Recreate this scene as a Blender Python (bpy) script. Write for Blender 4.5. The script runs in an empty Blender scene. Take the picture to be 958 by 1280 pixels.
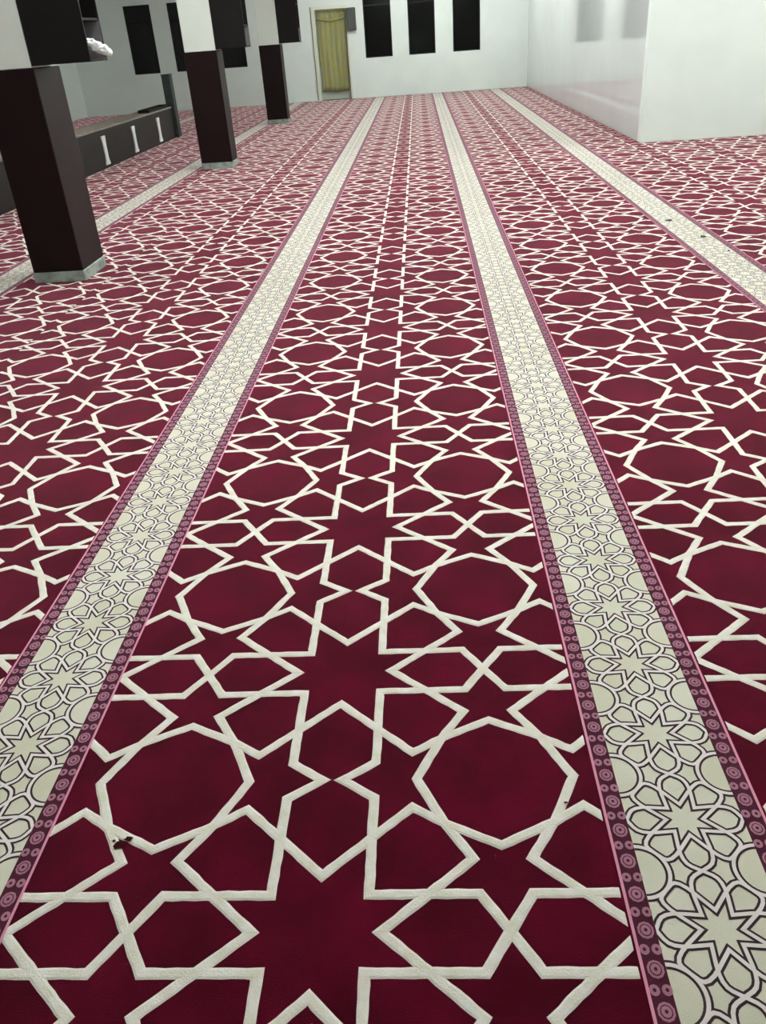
import bpy, math, random
from mathutils import Matrix, Vector
random.seed(7)
C = bpy.context.scene.collection
SX, SY = 0.40385, 0.40167          # half period of the carpet lattice, across and along
LP = 4.155                         # row spacing in lattice units

# ------------------------------------------------------------------ helpers
def lin(c):
    return tuple(((v/255)/12.92 if v/255 <= .04045 else ((v/255+.055)/1.055)**2.4) for v in c) + (1,)

def mat(name, rgb, rough=.6, spec=.5, var=0, vscale=8, bump=0, bscale=200, sheen=0, sheen_tint=None, rgb2=None, detail=3, coat=0, emit=None):
    m = bpy.data.materials.new(name); m.use_nodes = True
    nt = m.node_tree; N = nt.nodes; b = N['Principled BSDF']
    b.inputs['Roughness'].default_value = rough
    b.inputs['Specular IOR Level'].default_value = spec
    b.inputs['Coat Weight'].default_value = coat
    b.inputs['Coat Roughness'].default_value = .08
    tc = N.new('ShaderNodeTexCoord')
    if rgb2 is None:
        rgb2 = tuple(max(0, v*(1-var)) for v in rgb)
    if var or rgb2 != rgb:
        nz = N.new('ShaderNodeTexNoise'); nz.inputs['Scale'].default_value = vscale; nz.inputs['Detail'].default_value = detail
        nt.links.new(tc.outputs['Object'], nz.inputs['Vector'])
        cr = N.new('ShaderNodeValToRGB'); cr.color_ramp.elements[0].position = .35; cr.color_ramp.elements[1].position = .65
        cr.color_ramp.elements[0].color = lin(rgb2); cr.color_ramp.elements[1].color = lin(rgb)
        nt.links.new(nz.outputs['Fac'], cr.inputs['Fac']); nt.links.new(cr.outputs['Color'], b.inputs['Base Color'])
    else:
        b.inputs['Base Color'].default_value = lin(rgb)
    if bump:
        n2 = N.new('ShaderNodeTexNoise'); n2.inputs['Scale'].default_value = bscale; n2.inputs['Detail'].default_value = 2
        nt.links.new(tc.outputs['Object'], n2.inputs['Vector'])
        bp = N.new('ShaderNodeBump'); bp.inputs['Strength'].default_value = bump; bp.inputs['Distance'].default_value = .004
        nt.links.new(n2.outputs['Fac'], bp.inputs['Height']); nt.links.new(bp.outputs['Normal'], b.inputs['Normal'])
    if sheen:
        b.inputs['Sheen Weight'].default_value = sheen
        b.inputs['Sheen Roughness'].default_value = .35
        b.inputs['Sheen Tint'].default_value = lin(sheen_tint or (255, 255, 255))
    if emit:
        b.inputs['Emission Color'].default_value = (*emit[0], 1); b.inputs['Emission Strength'].default_value = emit[1]
    return m

M = {
 'burgundy': mat('burgundy_pile', (86, 6, 31), .95, .05, rgb2=(66, 4, 21), vscale=5, bump=.5, bscale=350, sheen=.5, sheen_tint=(240, 140, 165)),
 'fray': mat('dark_fray', (58, 18, 22), .95, .05),
 'white_pile': mat('cream_pile', (246, 244, 236), .95, .1, rgb2=(234, 232, 214), vscale=30, bump=.5, bscale=300, sheen=.4, sheen_tint=(255, 225, 235)),
 'beige': mat('beige_pile', (230, 229, 212), .95, .1, rgb2=(216, 214, 190), vscale=3.2, bump=.4, bscale=300, sheen=.5, sheen_tint=(255, 240, 240), detail=7),
 'outline': mat('grey_plum_outline', (62, 46, 52), .95, .1),
 'inner': mat('pale_interlace', (238, 232, 228), .95, .1),
 'band': mat('dark_plum_band', (76, 30, 48), .95, .1, sheen=.2),
 'mauve': mat('mauve_roundel', (172, 122, 140), .95, .1),
 'pink': mat('pink_edge', (226, 152, 178), .95, .1),
 'stain': mat('yellow_stain', (196, 186, 130), .95, .1),
 'subfloor': mat('concrete', (120, 118, 112), .9, .2, var=.1),
 'wall': mat('white_wall_paint', (222, 230, 225), .5, .4, var=.02, vscale=2, bump=.03, bscale=40),
 'gloss_wall': mat('glossy_white_paint', (204, 209, 208), .06, .95, var=.02, vscale=1.5, bump=.01, bscale=6),
 'ceiling': mat('ceiling_paint', (225, 228, 224), .8, .2),
 'wood': mat('dark_red_brown_laminate', (24, 8, 9), .45, .15, rgb2=(18, 5, 6), vscale=4),
 'shelfwood': mat('black_brown_wood', (20, 16, 15), .6, .15, rgb2=(16, 13, 12), vscale=5),
 'shelfback': mat('grey_shelf_lining', (112, 108, 112), .6, .3),
 'cream': mat('cream_column_paint', (216, 222, 214), .45, .4, var=.02, vscale=3),
 'marble': mat('grey_marble', (150, 160, 152), .25, .5, rgb2=(118, 128, 122), vscale=14, detail=6),
 'lowwall': mat('charcoal_stone', (28, 24, 25), .45, .25, rgb2=(22, 19, 19), vscale=5),
 'ledge': mat('taupe_ledge', (138, 130, 122), .6, .2, rgb2=(120, 112, 104), vscale=9),
 'post': mat('green_grey_post', (48, 55, 52), .5, .3, rgb2=(38, 43, 41), vscale=8),
 'bracket': mat('white_gloss', (225, 228, 226), .4, .5),
 'glass': mat('night_glass', (9, 10, 9), .12, .2),
 'frame': mat('black_window_frame', (16, 17, 15), .5, .2),
 'doorframe': mat('cream_door_frame', (214, 216, 194), .5, .3),
 'doorback': mat('grey_green_door', (176, 184, 174), .5, .3),
 'doorgap': mat('grey_joint', (120, 130, 124), .7, .2),
 'curtain': mat('olive_yellow_cloth', (152, 148, 92), .9, .1, rgb2=(142, 144, 108), vscale=5),
 'greybox': mat('grey_plastic', (70, 75, 71), .5, .3),
 'tissue': mat('white_plastic', (240, 242, 240), .35, .5),
 'lint': mat('dark_lint', (60, 66, 64), .9, .1),
 'lampwhite': mat('lamp_housing', (235, 235, 235), .5, .4),
 'tube': mat('fluorescent_tube', (255, 255, 255), .5, .3, emit=((.95, 1.0, .97), 130)),
}

def mesh_obj(name, verts, faces, mats, idx=None, parent=None, smooth=False, loc=None):
    me = bpy.data.meshes.new(name); me.from_pydata([tuple(v) for v in verts], [], faces)
    for m in mats: me.materials.append(M[m])
    if idx: me.polygons.foreach_set('material_index', idx)
    if smooth: me.polygons.foreach_set('use_smooth', [True]*len(faces))
    me.update()
    o = bpy.data.objects.new(name, me); C.objects.link(o)
    if parent: o.parent = parent
    if loc: o.location = loc
    return o

class MB:
    def __init__(s): s.v = []; s.f = []; s.m = []
    def box(s, x0, x1, y0, y1, z0, z1, m=0, b=0):
        # box with small chamfer on its vertical and horizontal edges
        n = len(s.v)
        if b <= 0:
            s.v += [(x, y, z) for z in (z0, z1) for y in (y0, y1) for x in (x0, x1)]
            for q in ((0, 2, 3, 1), (4, 5, 7, 6), (0, 1, 5, 4), (2, 6, 7, 3), (0, 4, 6, 2), (1, 3, 7, 5)):
                s.f.append([n+i for i in q]); s.m.append(m)
            return s
        def ring(d, z):
            k = b
            return [(x0+d+k, y0+d, z), (x1-d-k, y0+d, z), (x1-d, y0+d+k, z), (x1-d, y1-d-k, z), (x1-d-k, y1-d, z), (x0+d+k, y1-d, z), (x0+d, y1-d-k, z), (x0+d, y0+d+k, z)]
        rs = [ring(b, z0), ring(0, z0+b), ring(0, z1-b), ring(b, z1)]
        for r in rs: s.v += r
        for a in range(3):
            for i in range(8):
                j = (i+1) % 8; s.f.append([n+a*8+i, n+a*8+j, n+a*8+8+j, n+a*8+8+i]); s.m.append(m)
        s.f.append([n+i for i in range(7, -1, -1)]); s.m.append(m)
        s.f.append([n+24+i for i in range(8)]); s.m.append(m)
        return s
    def poly(s, pts, m=0):
        n = len(s.v); s.v += pts; s.f.append(list(range(n, n+len(pts)))); s.m.append(m); return s
    def build(s, name, mats, parent=None, loc=None, smooth=False):
        if isinstance(mats, str): mats = [mats]
        vs = s.v
        if loc: vs = [(v[0]-loc[0], v[1]-loc[1], v[2]-loc[2]) for v in vs]
        return mesh_obj(name, vs, s.f, mats, s.m, parent, smooth, loc)

def tag(o, label=None, cat=None, group=None, kind=None):
    if label: o['label'] = label
    if cat: o['category'] = cat
    if group: o['group'] = group
    if kind: o['kind'] = kind
    return o
def empty(name, loc):
    o = bpy.data.objects.new(name, None); C.objects.link(o); o.location = loc; o.empty_display_size = .1; return o
def part(mb, name, mats, root):
    """mesh given in world coordinates, parented to an Empty"""
    l = root.location
    mb.v = [(v[0]-l[0], v[1]-l[1], v[2]-l[2]) for v in mb.v]
    return mb.build(name, mats, root)

# ------------------------------------------------------------------ carpet drawing
def clipx(poly, x0, x1):
    for sgn, lim in ((1, x0), (-1, x1)):
        out = []
        for i in range(len(poly)):
            a, b = poly[i], poly[(i+1) % len(poly)]
            da, db = sgn*(a[0]-lim), sgn*(b[0]-lim)
            if da >= 0: out.append(a)
            if (da >= 0) != (db >= 0):
                t = da/(da-db); out.append(tuple(a[k]+t*(b[k]-a[k]) for k in range(3)))
        poly = out
        if len(poly) < 3: return None
    return poly

def clipy(poly, y0, y1):
    p = [(q[1], q[0], q[2]) for q in poly]
    p = clipx(p, y0, y1)
    return [(q[1], q[0], q[2]) for q in p] if p else None

def ribbon(mb, pts, ph0, ph1, w, x0, x1, y0, y1, m=0, z0=.001, z1=.003, edge=.22, step=0, jit=0, dz=.0):
    """mitred ribbon; ph0/ph1 are the points the line would come from / go to"""
    P = [ph0]+list(pts)+[ph1]
    z1 += dz
    if max(p[0] for p in pts) < x0-w or min(p[0] for p in pts) > x1+w: return
    if max(p[1] for p in pts) < y0-w or min(p[1] for p in pts) > y1+w: return
    rows = []
    for i in range(1, len(P)-1):
        a, b, c = P[i-1], P[i], P[i+1]
        d1 = (b[0]-a[0], b[1]-a[1]); d2 = (c[0]-b[0], c[1]-b[1])
        l1 = math.hypot(*d1) or 1; l2 = math.hypot(*d2) or 1
        n1 = (-d1[1]/l1, d1[0]/l1); n2 = (-d2[1]/l2, d2[0]/l2)
        mx, my = n1[0]+n2[0], n1[1]+n2[1]; q = mx*mx+my*my
        k = 2/q if q > .15 else 2/.15
        rows.append((b, (mx*k, my*k)))
    full = [rows[0]]
    for (p, n), (p2, n2) in zip(rows, rows[1:]):
        L = math.hypot(p2[0]-p[0], p2[1]-p[1])
        if step and L > step*1.5:
            d = ((p2[0]-p[0])/L, (p2[1]-p[1])/L); nn = (-d[1], d[0])
            # keep the mitre corners clean: start after half a width
            k = int(L/step)
            for i in range(1, k):
                t = i/k
                if t*L < w*.9 or (1-t)*L < w*.9: continue
                full.append(((p[0]+(p2[0]-p[0])*t, p[1]+(p2[1]-p[1])*t), nn))
        full.append((p2, n2))
    prof = [(-.5, z0), (-.5+edge, z1), (.5-edge, z1), (.5, z0)] if edge else [(-.5, z1), (.5, z1)]
    R = []
    for p, n in full:
        ja = random.uniform(-jit, jit); jb = random.uniform(-jit, jit)
        R.append([(p[0]+n[0]*(o*w+(ja if o < 0 else jb)), p[1]+n[1]*(o*w+(ja if o < 0 else jb)), z) for o, z in prof])
    for a, b in zip(R, R[1:]):
        for k in range(len(prof)-1):
            q = [a[k], b[k], b[k+1], a[k+1]]
            if min(v[0] for v in q) < x0 or max(v[0] for v in q) > x1: q = clipx(q, x0, x1)
            if q and (min(v[1] for v in q) < y0 or max(v[1] for v in q) > y1): q = clipy(q, y0, y1)
            if q:
                q = q[::-1]
                mb.poly(q, m)

QH = ([(.062, 1), (.266, .86), (.266, .213), (.86, .213), (1, 0)], (.266, 1.14), (1.14, -.213))
QD = ([(.338, 0), (.838, .428), (.683, .668), (.522, 1)], (.838, -.428), (.683, 1.332))
QA = ([(0, .33), (.497, .785), (.683, .668), (1, .512)], (-.497, .785), (1.317, .668))

def arc(a0, a1, n=5, r=.47):
    return [(1+r*math.cos(math.radians(a0+(a1-a0)*i/n)), 1+r*math.sin(math.radians(a0+(a1-a0)*i/n))) for i in range(n+1)]
SH = ([(0, 1), (.285, .84), (.235, .235), (.84, .285), (1, 0)], (-.285, 1.16), (1.16, -.285))
SD = ([(.315, 0), (.86, .46)]+arc(225, 180), (.86, -.46), (1-.463, 1.08))
SA = ([(0, .315), (.46, .86)]+arc(225, 270), (-.46, .86), (1.08, 1-.463))

def chaikin(pts, ph0, ph1, keep, it):
    """round the corners listed as not kept"""
    out = [pts[0]]; r = .5
    for i in range(1, len(pts)-1):
        a, b, c = pts[i-1], pts[i], pts[i+1]
        if i in keep: out.append(b); continue
        p = (b[0]+(a[0]-b[0])*r, b[1]+(a[1]-b[1])*r); q = (b[0]+(c[0]-b[0])*r, b[1]+(c[1]-b[1])*r)
        n = 2 if it < 2 else 4
        for k in range(n+1):
            t = k/n
            out.append(((1-t)**2*p[0]+2*t*(1-t)*b[0]+t*t*q[0], (1-t)**2*p[1]+2*t*(1-t)*b[1]+t*t*q[1]))
    out.append(pts[-1]); return out

def lattice(mb, ucols, dv, x0, x1, y0, y1):
    """the white star-and-octagon lattice, its stars on the columns ucols (lattice units)"""
    j0 = int(math.floor((y0/SY-dv)/2))-1; j1 = int(math.ceil((y1/SY-dv)/2))+1
    for uc in ucols:
        for j in range(j0, j1+1):
            cx, cy = uc*SX, (2*j+dv)*SY
            near = cy < 6.5
            for sx in (1, -1):
                for sy in (1, -1):
                    for q, (pts, a, b) in enumerate((QH, QD, QA)):
                        dz = (q+3*(sx > 0)+6*(sy > 0))*.00006
                        T = lambda p: (cx+sx*p[0]*SX, cy+sy*p[1]*SY)
                        ribbon(mb, [T(p) for p in pts], T(a), T(b), .0240, x0, x1, y0, y1, 1, 0.0, .0014 if near else .0008,
                               step=.022 if near else 0, jit=.0011 if near else 0, dz=dz)

YN, YF = -2.6, 25.24
STR = [-1, 0, 1]
fieldmb = MB()
# burgundy ground of the pile
gz = 0.0
for (x0, x1, y0, y1) in ((-4.845, 3.455, YN, YF), (3.455, 8.49, YN, 11.195), (-9.745, -4.845, 17.23, YF), (-9.745, -5.315, YN, 17.23)):
    fieldmb.poly([(x0, y0, gz), (x1, y0, gz), (x1, y1, gz), (x0, y1, gz)], 0)
def lane(uc, ua, ub, cols, dv, y0=YN, y1=YF):
    lattice(fieldmb, cols, dv, ua*SX, ub*SX, y0, y1)
lane(0, -1.655, 1.592, [-2, 0, 2], 0)
lane(LP, LP-1.640, LP+1.592, [LP-2, LP, LP+2], .05)
lane(-LP, -5.80, -LP+1.592, [-LP-2, -LP, -LP+2], .06)
# open fields beyond the outermost stripes, cut from other rolls
c0 = 8.38; RX = 8.49/SX
lane(c0, 6.67, 3.45/SX, [c0-2, c0, c0+2], .27)
lane(c0, 3.45/SX, RX, [c0+2*k for k in range(0, 8)], .27, YN, 11.19)
lane(0, -7.66, -5.80, [-9.4, -7.4, -5.4], .15, 1.0)
c1 = -10.2
lane(c1, -4.84/SX, -8.58, [c1-2, c1, c1+2], .1, 2.5)
lane(c1, -13.80, -5.31/SX, [-16.2, -14.2, -12.2], .1, 14)
lane(c1, -5.315/SX+.01, -4.84/SX, [c1-2, c1-4], .1, 17.24)
lane(c1, -9.74/SX, -14.74, [-15.3-2*k for k in range(0, 6)], .1, 14)
def blob(mb, x, y, rx, ry, z, m, n=9, seed=0):
    rd = random.Random(seed)
    mb.poly([(x+rx*math.cos(2*math.pi*i/n)*rd.uniform(.55, 1.1), y+ry*math.sin(2*math.pi*i/n)*rd.uniform(.55, 1.1), z) for i in range(n)], m)

for k, (x, y, rx, ry) in enumerate([(-.489, -.586, .013, .015), (-.470, -.570, .014, .008), (-.504, -.575, .005, .004), (.566, -.484, .006, .004), (.575, -.490, .004, .003)]):
    blob(fieldmb, x, y, rx, ry, .0038, 2, 9, k)
carpet = fieldmb.build('carpet', ['burgundy', 'white_pile', 'fray'])
carpet.location.z = -.0028
tag(carpet, 'burgundy wall-to-wall carpet with a white lattice of stars and octagons', 'carpet')

def make_stripe(uc, y0, y1, label, detail=True):
    mb = MB(); E = 1e-4
    def strip(ua, ub, z, m):
        # long strips cut in pieces, base of the stripe
        mb.poly([(ua*SX, y0, z), (ub*SX, y0, z), (ub*SX, y1, z), (ua*SX, y1, z)], m)
    c = uc
    strip(c-.325, c+.325, .0010, 0)
    strip(c-.432, c-.325, .0010, 3); strip(c+.325, c+.438, .0010, 3)
    strip(c-.446, c-.430, .0022, 5); strip(c+.436, c+.452, .0022, 5)
    hu = .325; per = 2/3; hv = per/2
    j0 = int(math.floor(y0/SY/per))-1; j1 = int(math.ceil(y1/SY/per))+1
    for j in range(j0, j1+1):
        cx, cy = c*SX, j*per*SY
        it = 2 if cy < 5 else 1
        for sx in (1, -1):
            for sy in (1, -1):
                for qi, ((pts, a, b), keep) in enumerate(((SH, (2,)), (SD, (2, 3, 4, 5, 6)), (SA, (2, 3, 4, 5, 6)))):
                    dz = (qi+3*(sx > 0)+6*(sy > 0))*.00003
                    pts = list(pts)
                    T = lambda p: (cx+sx*p[0]*hu*SX, cy+sy*p[1]*hv*SY)
                    q = chaikin([T(p) for p in pts], T(a), T(b), keep, it)
                    ribbon(mb, q, T(a), T(b), .0188, (c-.325)*SX, (c+.325)*SX, y0, y1, 1, 0, .0013, edge=0, dz=dz)
                    ribbon(mb, q, T(a), T(b), .0082, (c-.325)*SX, (c+.325)*SX, y0, y1, 2, 0, .0019, edge=0, dz=dz)
    # roundels along the two dark bands
    k0 = int(math.ceil(y0/SY/.2)); k1 = int(math.floor(y1/SY/.2))
    for k in range(k0, k1):
        for uo in (-.376, .380):
            x, y = (c+uo)*SX, (k*.2+.0)*SY
            n = 10 if y < 6 else 6
            def disc(dx, dy, r, z, m):
                if y+dy+r*1.1 > y1 or y+dy-r*1.1 < y0: return
                mb.poly([(x+dx+r*math.cos(2*math.pi*(i+.5)/n), y+dy+r*1.12*math.sin(2*math.pi*(i+.5)/n), z) for i in range(n)], m)
            disc(0, 0, .0168, .0016, 4); disc(0, 0, .0122, .0020, 3); disc(0, 0, .0100, .0024, 4)
            if y < 8: disc(0, 0, .0036, .0028, 3)
            for s in (-1, 1):
                disc(s*.0120, .1*SY, .0102, .0016, 4)
                if y < 8: disc(s*.0120, .1*SY, .0036, .0020, 3)
    o = mb.build('border_stripe', ['beige', 'outline', 'inner', 'band', 'mauve', 'pink'], carpet)
    o['label'] = label
    return o
labs = {-2: 'beige stripe running past the brown pillars', -1: 'beige stripe left of the middle star row', 0: 'beige stripe right of the middle star row', 1: 'beige stripe nearest the right wall'}
for i in STR:
    make_stripe(2.05+LP*i, YN, YF, labs[i])
make_stripe(-8.115, 1.5, YF, labs[-2])
make_stripe(-14.27, 17.3, YF, 'short beige stripe behind the low wall')

floor = MB().box(-9.9, 8.7, -6.2, 25.4, -.20, -.006).build('floor', 'subfloor'); tag(floor, kind='structure')

# ------------------------------------------------------------------ room
ZC = 3.5
def wall_holes(name, x0, x1, ya, yb, holes, m):
    mb = MB(); xs = x0
    for (a, b, z0, z1) in sorted(holes):
        mb.box(xs, a, ya, yb, 0, ZC)
        if z0 > 0: mb.box(a, b, ya, yb, 0, z0)
        mb.box(a, b, ya, yb, z1, ZC)
        xs = b
    mb.box(xs, x1, ya, yb, 0, ZC)
    return tag(mb.build(name, m), kind='structure')
WZ0, WZ1 = 1.025, 2.75
wins = [(-8.05, -7.28), (-6.78, -6.0), (-5.45, -4.68), (-1.2, -.42), (.06, .82), (1.33, 2.10)]
DX0, DX1, DZ = -2.58, -1.70, 2.30
wall_holes('wall_back', -9.75, 3.46, 25.25, 25.50, [(a, b, WZ0, WZ1) for a, b in wins]+[(DX0, DX1, 0, DZ)], 'wall')
tag(MB().box(-9.95, -9.75, -6.2, 25.5, 0, ZC).build('wall_left', 'wall'), kind='structure')
tag(MB().box(3.46, 3.70, 11.4, 25.5, 0, ZC).build('wall_right', 'gloss_wall'), kind='structure')
tag(MB().box(3.46, 8.7, 11.2, 11.4, 0, ZC).build('wall_right_front', 'wall'), kind='structure')
tag(MB().box(8.5, 8.7, -6.2, 11.2, 0, ZC).build('wall_far_right', 'wall'), kind='structure')
tag(MB().box(-9.75, 8.5, -6.2, -6.0, 0, ZC).build('wall_near', 'wall'), kind='structure')
tag(MB().box(-9.95, 8.7, -6.2, 25.5, ZC, ZC+.15).build('ceiling', 'ceiling'), kind='structure')

for n, (a, b) in enumerate(wins, 1):
    e = tag(empty('window_%d' % n, ((a+b)/2, 25.27, WZ0)), kind='structure')
    f = MB(); t = .03
    f.box(a, a+t, 25.265, 25.32, WZ0, WZ1).box(b-t, b, 25.265, 25.32, WZ0, WZ1)
    f.box(a+t, b-t, 25.265, 25.32, WZ0, WZ0+t).box(a+t, b-t, 25.265, 25.32, WZ1-t, WZ1)
    f.box(a+t, b-t, 25.27, 25.315, 2.30, 2.33)
    part(f, 'window_frame', 'frame', e)
    part(MB().box(a+t, b-t, 25.29, 25.30, WZ0+t, 2.30).box(a+t, b-t, 25.29, 25.30, 2.33, WZ1-t), 'pane', 'glass', e)

# doorway
d = tag(empty('door_1', ((DX0+DX1)/2, 25.3, 0)), kind='structure')
f = MB(); f.box(DX0-.10, DX0, 25.22, 25.30, 0, DZ+.08).box(DX1, DX1+.05, 25.235, 25.30, 0, DZ+.08).box(DX0, DX1, 25.22, 25.30, DZ, DZ+.08)
part(f, 'door_frame', 'doorframe', d)
part(MB().box(DX0-.125, DX0-.10, 25.235, 25.252, 0, DZ+.08), 'frame_joint', 'doorgap', d)
part(MB().box(DX0, DX1, 25.42, 25.46, 0.01, DZ), 'door_panel', 'doorback', d)

# curtain in the doorway: folded cloth
def curtain():
    vs = []; fs = []; nx, nz = 40, 14; x0, x1, z0, z1 = DX0+.04, DX1-.05, .22, 2.26
    for j in range(nz+1):
        z = z0+(z1-z0)*j/nz
        for i in range(nx+1):
            t = i/nx; x = x0+(x1-x0)*t + .012*math.sin(j*.6)
            y = 25.355+.007*math.sin(t*34+.3*math.sin(j*.5))+.010*math.sin(t*13+j*.2)
            vs.append((x, y, z+.015*math.sin(t*9) if j == 0 else z))
    for j in range(nz):
        for i in range(nx):
            a = j*(nx+1)+i; fs.append([a, a+1, a+nx+2, a+nx+1])
    root = empty('curtain', ((x0+x1)/2, 25.35, .2))
    l = root.location
    o = mesh_obj('cloth', [(v[0]-l[0], v[1]-l[1], v[2]-l[2]) for v in vs], fs, ['curtain'], None, root, True)
    md = o.modifiers.new('t', 'SOLIDIFY'); md.thickness = .006
    # swag bundled across the top
    sv = []; sf = []
    n, k = 26, 8
    for i in range(n+1):
        t = i/n; x = x0+(x1-x0)*t; zc = 2.10-.07*math.sin(math.pi*t); r = .035+.008*math.sin(t*23)
        for q in range(k):
            a = 2*math.pi*q/k; sv.append((x-l[0], 25.325+r*.6*math.cos(a)-l[1], zc+r*math.sin(a)-l[2]))
    for i in range(n):
        for q in range(k):
            sf.append([i*k+q, i*k+(q+1) % k, (i+1)*k+(q+1) % k, (i+1)*k+q])
    mesh_obj('swag', sv, sf, ['curtain'], None, root, True)
    rod = MB().box(DX0, DX1, 25.345, 25.365, 2.262, 2.282, b=.004); part(rod, 'curtain_rod', 'doorframe', root)
    tag(root, 'olive yellow curtain hanging in the white doorway of the back wall', 'curtain')
curtain()

bx = empty('electrical_box', (-1.545, 25.25, 1.74))
part(MB().box(-1.675, -1.415, 25.13, 25.25, 1.74, 2.30, b=.012), 'housing', 'greybox', bx)
part(MB().box(-1.655, -1.435, 25.118, 25.1295, 1.78, 2.26, b=.004), 'cover', 'greybox', bx)
tag(bx, 'grey box mounted on the back wall between the doorway and a window', 'wall box')

# ------------------------------------------------------------------ pillars and their shelves
def pillar(x0, x1, y0, y1, label):
    r = empty('pillar', ((x0+x1)/2, (y0+y1)/2, 0))
    base = MB(); e = .006
    base.box(x0-e, x1+e, y0-e, y1+e, 0.0, .085, b=.004)
    part(base, 'base_skirting', 'marble', r)
    part(MB().box(x0, x1, y0, y1, .085, 1.55, b=.006), 'wood_cladding', 'wood', r)
    part(MB().box(x0+.012, x1-.012, y0+.012, y1-.012, 1.55, ZC-.002, b=.004), 'painted_shaft', 'cream', r)
    tag(r, label, 'pillar', 'brown and white pillars in a row')
    return r
PS = [(-2.945, -2.525, 4.88, 5.39), (-3.035, -2.56, 11.40, 11.80), (-3.15, -2.685, 18.5, 18.9)]
PL = ['brown-clad pillar with a white top nearest the camera, at the left edge', 'middle one of the three brown-clad pillars, standing on the beige stripe', 'farthest and smallest of the three brown-clad pillars, nearest the doorway']
for p, l in zip(PS, PL): pillar(*p, l)

def shelf(x0, y0, y1, label):
    """open bookshelf fixed to the right side of a pillar, its open side facing away from the pillar"""
    w = .445; x1 = x0+w; z0, z1 = 1.562, 2.75; t = .018
    r = empty('wall_shelf', (x0, (y0+y1)/2, z0))
    part(MB().box(x0, x1, y0, y0+t, z0, z1, b=.002), 'side_panel', 'shelfwood', r)
    part(MB().box(x0, x1, y1-t, y1, z0, z1, b=.002), 'side_panel', 'shelfwood', r)
    part(MB().box(x0, x0+.012, y0+t, y1-t, z0+t, z1-t), 'back_panel', 'shelfback', r)
    part(MB().box(x0+.012, x1-.004, y1-t-.004, y1-t, z0+t, z0+.26), 'grey_lining', 'shelfback', r)
    part(MB().box(x0, x1, y0+t, y1-t, z0, z0+t, b=.002), 'shelf_board', 'shelfwood', r)
    part(MB().box(x0+.012, x1-.006, y0+t, y1-t, z0+.26, z0+.26+t, b=.002), 'shelf_board', 'shelfwood', r)
    part(MB().box(x0+.012, x1-.006, y0+t, y1-t, z0+.70, z0+.70+t, b=.002), 'shelf_board', 'shelfwood', r)
    part(MB().box(x0, x1, y0+t, y1-t, z1-t, z1, b=.002), 'top_board', 'shelfwood', r)
    tag(r, label, 'shelf', 'dark wooden shelves fixed to the pillars')
    return r
shelf(-2.537+.002, 4.885, 5.26, 'dark wooden shelf on the nearest pillar with white plastic poking out')
shelf(-2.570, 11.41, 11.76, 'dark wooden shelf fixed to the middle pillar in front of a black window')
shelf(-2.695, 18.51, 18.86, 'small dark wooden shelf fixed to the farthest pillar, left of the doorway')

# crumpled white plastic lying on the lowest board and hanging out
def crumple():
    rd = random.Random(3); vs = []; fs = []; n, k = 14, 14
    A = Vector((-2.17, 5.04, 1.70)); B = Vector((-1.97, 5.03, 1.605))
    ax = (B-A).normalized(); s = ax.cross(Vector((0, 1, 0))).normalized(); u = Vector((0, 1, 0))
    for i in range(n+1):
        t = i/n; c = A.lerp(B, t); r = .052*math.sin(math.pi*min(max(t*.94+.03, 0), 1))**.5
        for q in range(k):
            a = 2*math.pi*q/k; rr = r*rd.uniform(.72, 1.18)
            vs.append(c+s*rr*math.cos(a)*.8+u*rr*math.sin(a))
    for i in range(n):
        for q in range(k): fs.append([i*k+q, i*k+(q+1) % k, (i+1)*k+(q+1) % k, (i+1)*k+q])
    fs.append(list(range(k))[::-1]); fs.append([n*k+q for q in range(k)])
    loc = (-2.10, 5.03, 1.60)
    o = mesh_obj('plastic_bag', [(v[0]-loc[0], v[1]-loc[1], v[2]-loc[2]) for v in vs], fs, ['tissue'], None, None, False, loc)
    tag(o, 'crumpled white plastic bag poking out of the shelf on the nearest pillar', 'plastic bag')
crumple()

# ------------------------------------------------------------------ low wall at the left
LW0, LW1 = -5.30, -4.85
lw = empty('low_wall', ((LW0+LW1)/2, 12, 0))
part(MB().box(LW0, LW1, 5.0, 16.85, 0, .555, b=.004), 'wall_body', 'lowwall', lw)
part(MB().box(LW0-.01, LW1+.008, 5.0, 16.85, .555, .585, b=.004), 'ledge', 'ledge', lw)
def bracket(y):
    prof = [(q[0]*(2.1 if abs(q[0]) < .04 else 1.75), q[1]) for q in [(-.050, .470), (.050, .470), (.046, .425), (.030, .38), (.027, .16), (.032, .11), (.055, .065), (.050, .045), (-.050, .045), (-.055, .065), (-.032, .11), (-.027, .16), (-.030, .38), (-.046, .425)]]
    mb = MB(); n = len(prof); xa, xb = LW1, LW1+.02
    mb.v = [(xa, y+p[0], p[1]) for p in prof]+[(xb, y+p[0], p[1]) for p in prof]
    mb.f = [list(range(n, 2*n))[::-1], list(range(n))]+[[i, (i+1) % n, n+(i+1) % n, n+i] for i in range(n)]; mb.m = [0]*(n+2)
    o = part(mb, 'white_bracket', 'bracket', lw); o['label'] = 'white upright bar with flared ends'
for y in (9.26, 10.86, 12.46, 14.07, 15.70): bracket(y)
tag(lw, 'long low charcoal wall with a taupe ledge and white upright bars', 'low wall')
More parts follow.
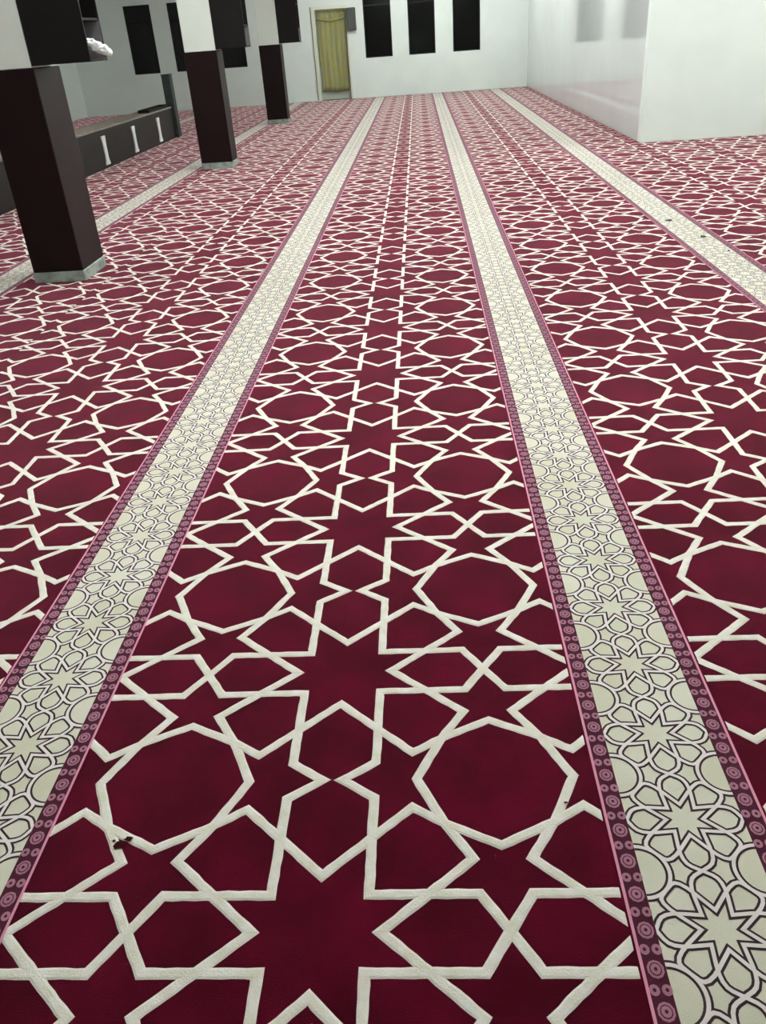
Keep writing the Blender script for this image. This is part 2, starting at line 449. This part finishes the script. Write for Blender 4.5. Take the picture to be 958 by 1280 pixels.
# shallow tray lying on the far end of the ledge
tr = empty('tray', (-5.05, 16.05, .585))
part(MB().box(-5.08, -4.86, 15.30, 16.80, .585, .60), 'tray_bottom', 'lowwall', tr)
part(MB().box(-4.875, -4.86, 15.30, 16.80, .60, .640).box(-5.08, -5.065, 15.30, 16.80, .60, .640).box(-5.065, -4.875, 15.30, 15.315, .60, .640).box(-5.065, -4.875, 16.785, 16.80, .60, .640), 'tray_rim', 'shelfwood', tr)
tag(tr, 'shallow dark tray lying on the ledge of the low wall beside the post', 'tray')
po = empty('post', (-4.96, 17.05, 0))
part(MB().box(-4.96, -4.79, 16.90, 17.12, 0, 1.155, b=.008), 'post_shaft', 'post', po)
part(MB().box(-4.968, -4.782, 16.892, 17.128, 1.155, 1.175, b=.004), 'post_cap', 'post', po)
tag(po, 'short green-grey post at the far end of the low wall', 'post')

# ------------------------------------------------------------------ specks lying on the carpet
def speck(x, y, rx, ry, label, seed, m='lint', name='lint', h=.006, group='dark specks on the right beige stripe'):
    rd = random.Random(seed); n = 9
    ring = [(rx*math.cos(2*math.pi*i/n)*rd.uniform(.5, 1.1), ry*math.sin(2*math.pi*i/n)*rd.uniform(.5, 1.1)) for i in range(n)]
    vs = [(a, b, 0) for a, b in ring]+[(a*.6, b*.6, h*rd.uniform(.6, 1)) for a, b in ring]
    fs = [[i, (i+1) % n, n+(i+1) % n, n+i] for i in range(n)]+[[n+i for i in range(n)], list(range(n))[::-1]]
    o = mesh_obj(name, vs, fs, [m], None, None, False, (x, y, .0022))
    tag(o, label, 'lint', group)
for k, (x, y, rx, ry) in enumerate([(2.47, 5.86, .035, .03), (2.56, 5.17, .03, .035), (2.60, 4.66, .018, .02), (2.93, 4.60, .03, .03)]):
    nm = ['dark speck farthest along the right beige stripe', 'dark speck in the middle of the right beige stripe', 'faint small speck nearest the camera on the right beige stripe', 'dark speck on the burgundy right of the right beige stripe'][k]
    speck(x, y, rx, ry, nm, k+5)

# ------------------------------------------------------------------ ceiling lights (fluorescent battens)
def lamp(x, y):
    r = empty('ceiling_light', (x, y, ZC-.09))
    part(MB().box(x-.10, x+.10, y-.65, y+.65, ZC-.05, ZC-.001, b=.006), 'lamp_housing', 'lampwhite', r)
    for s in (-.05, .05):
        vs = []; fs = []; k = 10
        for yy in (y-.60, y+.60):
            for q in range(k):
                a = 2*math.pi*q/k; vs.append((x+s+.016*math.cos(a)-x, yy-y, ZC-.07+.016*math.sin(a)-(ZC-.09)))
        for q in range(k): fs.append([q, (q+1) % k, k+(q+1) % k, k+q][::-1])
        fs += [list(range(k)), list(range(k, 2*k))[::-1]]
        mesh_obj('lamp_tube', vs, fs, ['tube'], None, r, True)
    tag(r, 'white fluorescent batten light on the ceiling', 'ceiling light', 'fluorescent lights on the ceiling')
for x in (-6.9, -.9, 1.9):
    for y in (2.0, 6.0, 10.0, 14.5, 19, 23): (lamp(x, y) if x > -5 or y < 12 else None)
for y in (3.0, 7.5, 9.7): lamp(6.2, y)  # last batten is an unseen extra, added to brighten the front right wall

# soft light that these tubes give, as area lamps just below them
def area(x, y, e, sx=.3, sy=1.3):
    L = bpy.data.lights.new('tube_light', 'AREA'); L.shape = 'RECTANGLE'; L.size = sx; L.size_y = sy; L.energy = e; L.color = (.95, 1, .97)
    o = bpy.data.objects.new('tube_light', L); C.objects.link(o); o.location = (x, y, ZC-.12)

w = bpy.data.worlds.new('W'); bpy.context.scene.world = w; w.use_nodes = True
w.node_tree.nodes['Background'].inputs[0].default_value = (.6, .65, .7, 1); w.node_tree.nodes['Background'].inputs[1].default_value = .05

# ------------------------------------------------------------------ camera
F, PITCH, ROLL, YAW = 1020.17, .528791, -.0748786, -.0728619
cp, sp, cy, sy = math.cos(PITCH), math.sin(PITCH), math.cos(YAW), math.sin(YAW)
fwd = Vector((sy*cp, cy*cp, -sp)); r0 = Vector((cy, -sy, 0)); u0 = r0.cross(fwd)
cr, sr = math.cos(ROLL), math.sin(ROLL)
right = cr*r0+sr*u0; up = -sr*r0+cr*u0
cd = bpy.data.cameras.new('camera'); cam = bpy.data.objects.new('camera', cd); C.objects.link(cam)
R = Matrix((right, up, -fwd)).transposed().to_4x4()
cam.matrix_world = Matrix.Translation((.280344, -1.818243, 1.6)) @ R
cd.sensor_fit = 'VERTICAL'; cd.sensor_height = 36; cd.lens = F/1280*36; cd.clip_start = .05; cd.clip_end = 200
s = bpy.context.scene; s.camera = cam
s.view_settings.view_transform = 'Standard'; s.view_settings.look = 'None'; s.view_settings.exposure = .62; s.view_settings.gamma = 1
s.view_settings.use_curve_mapping = False
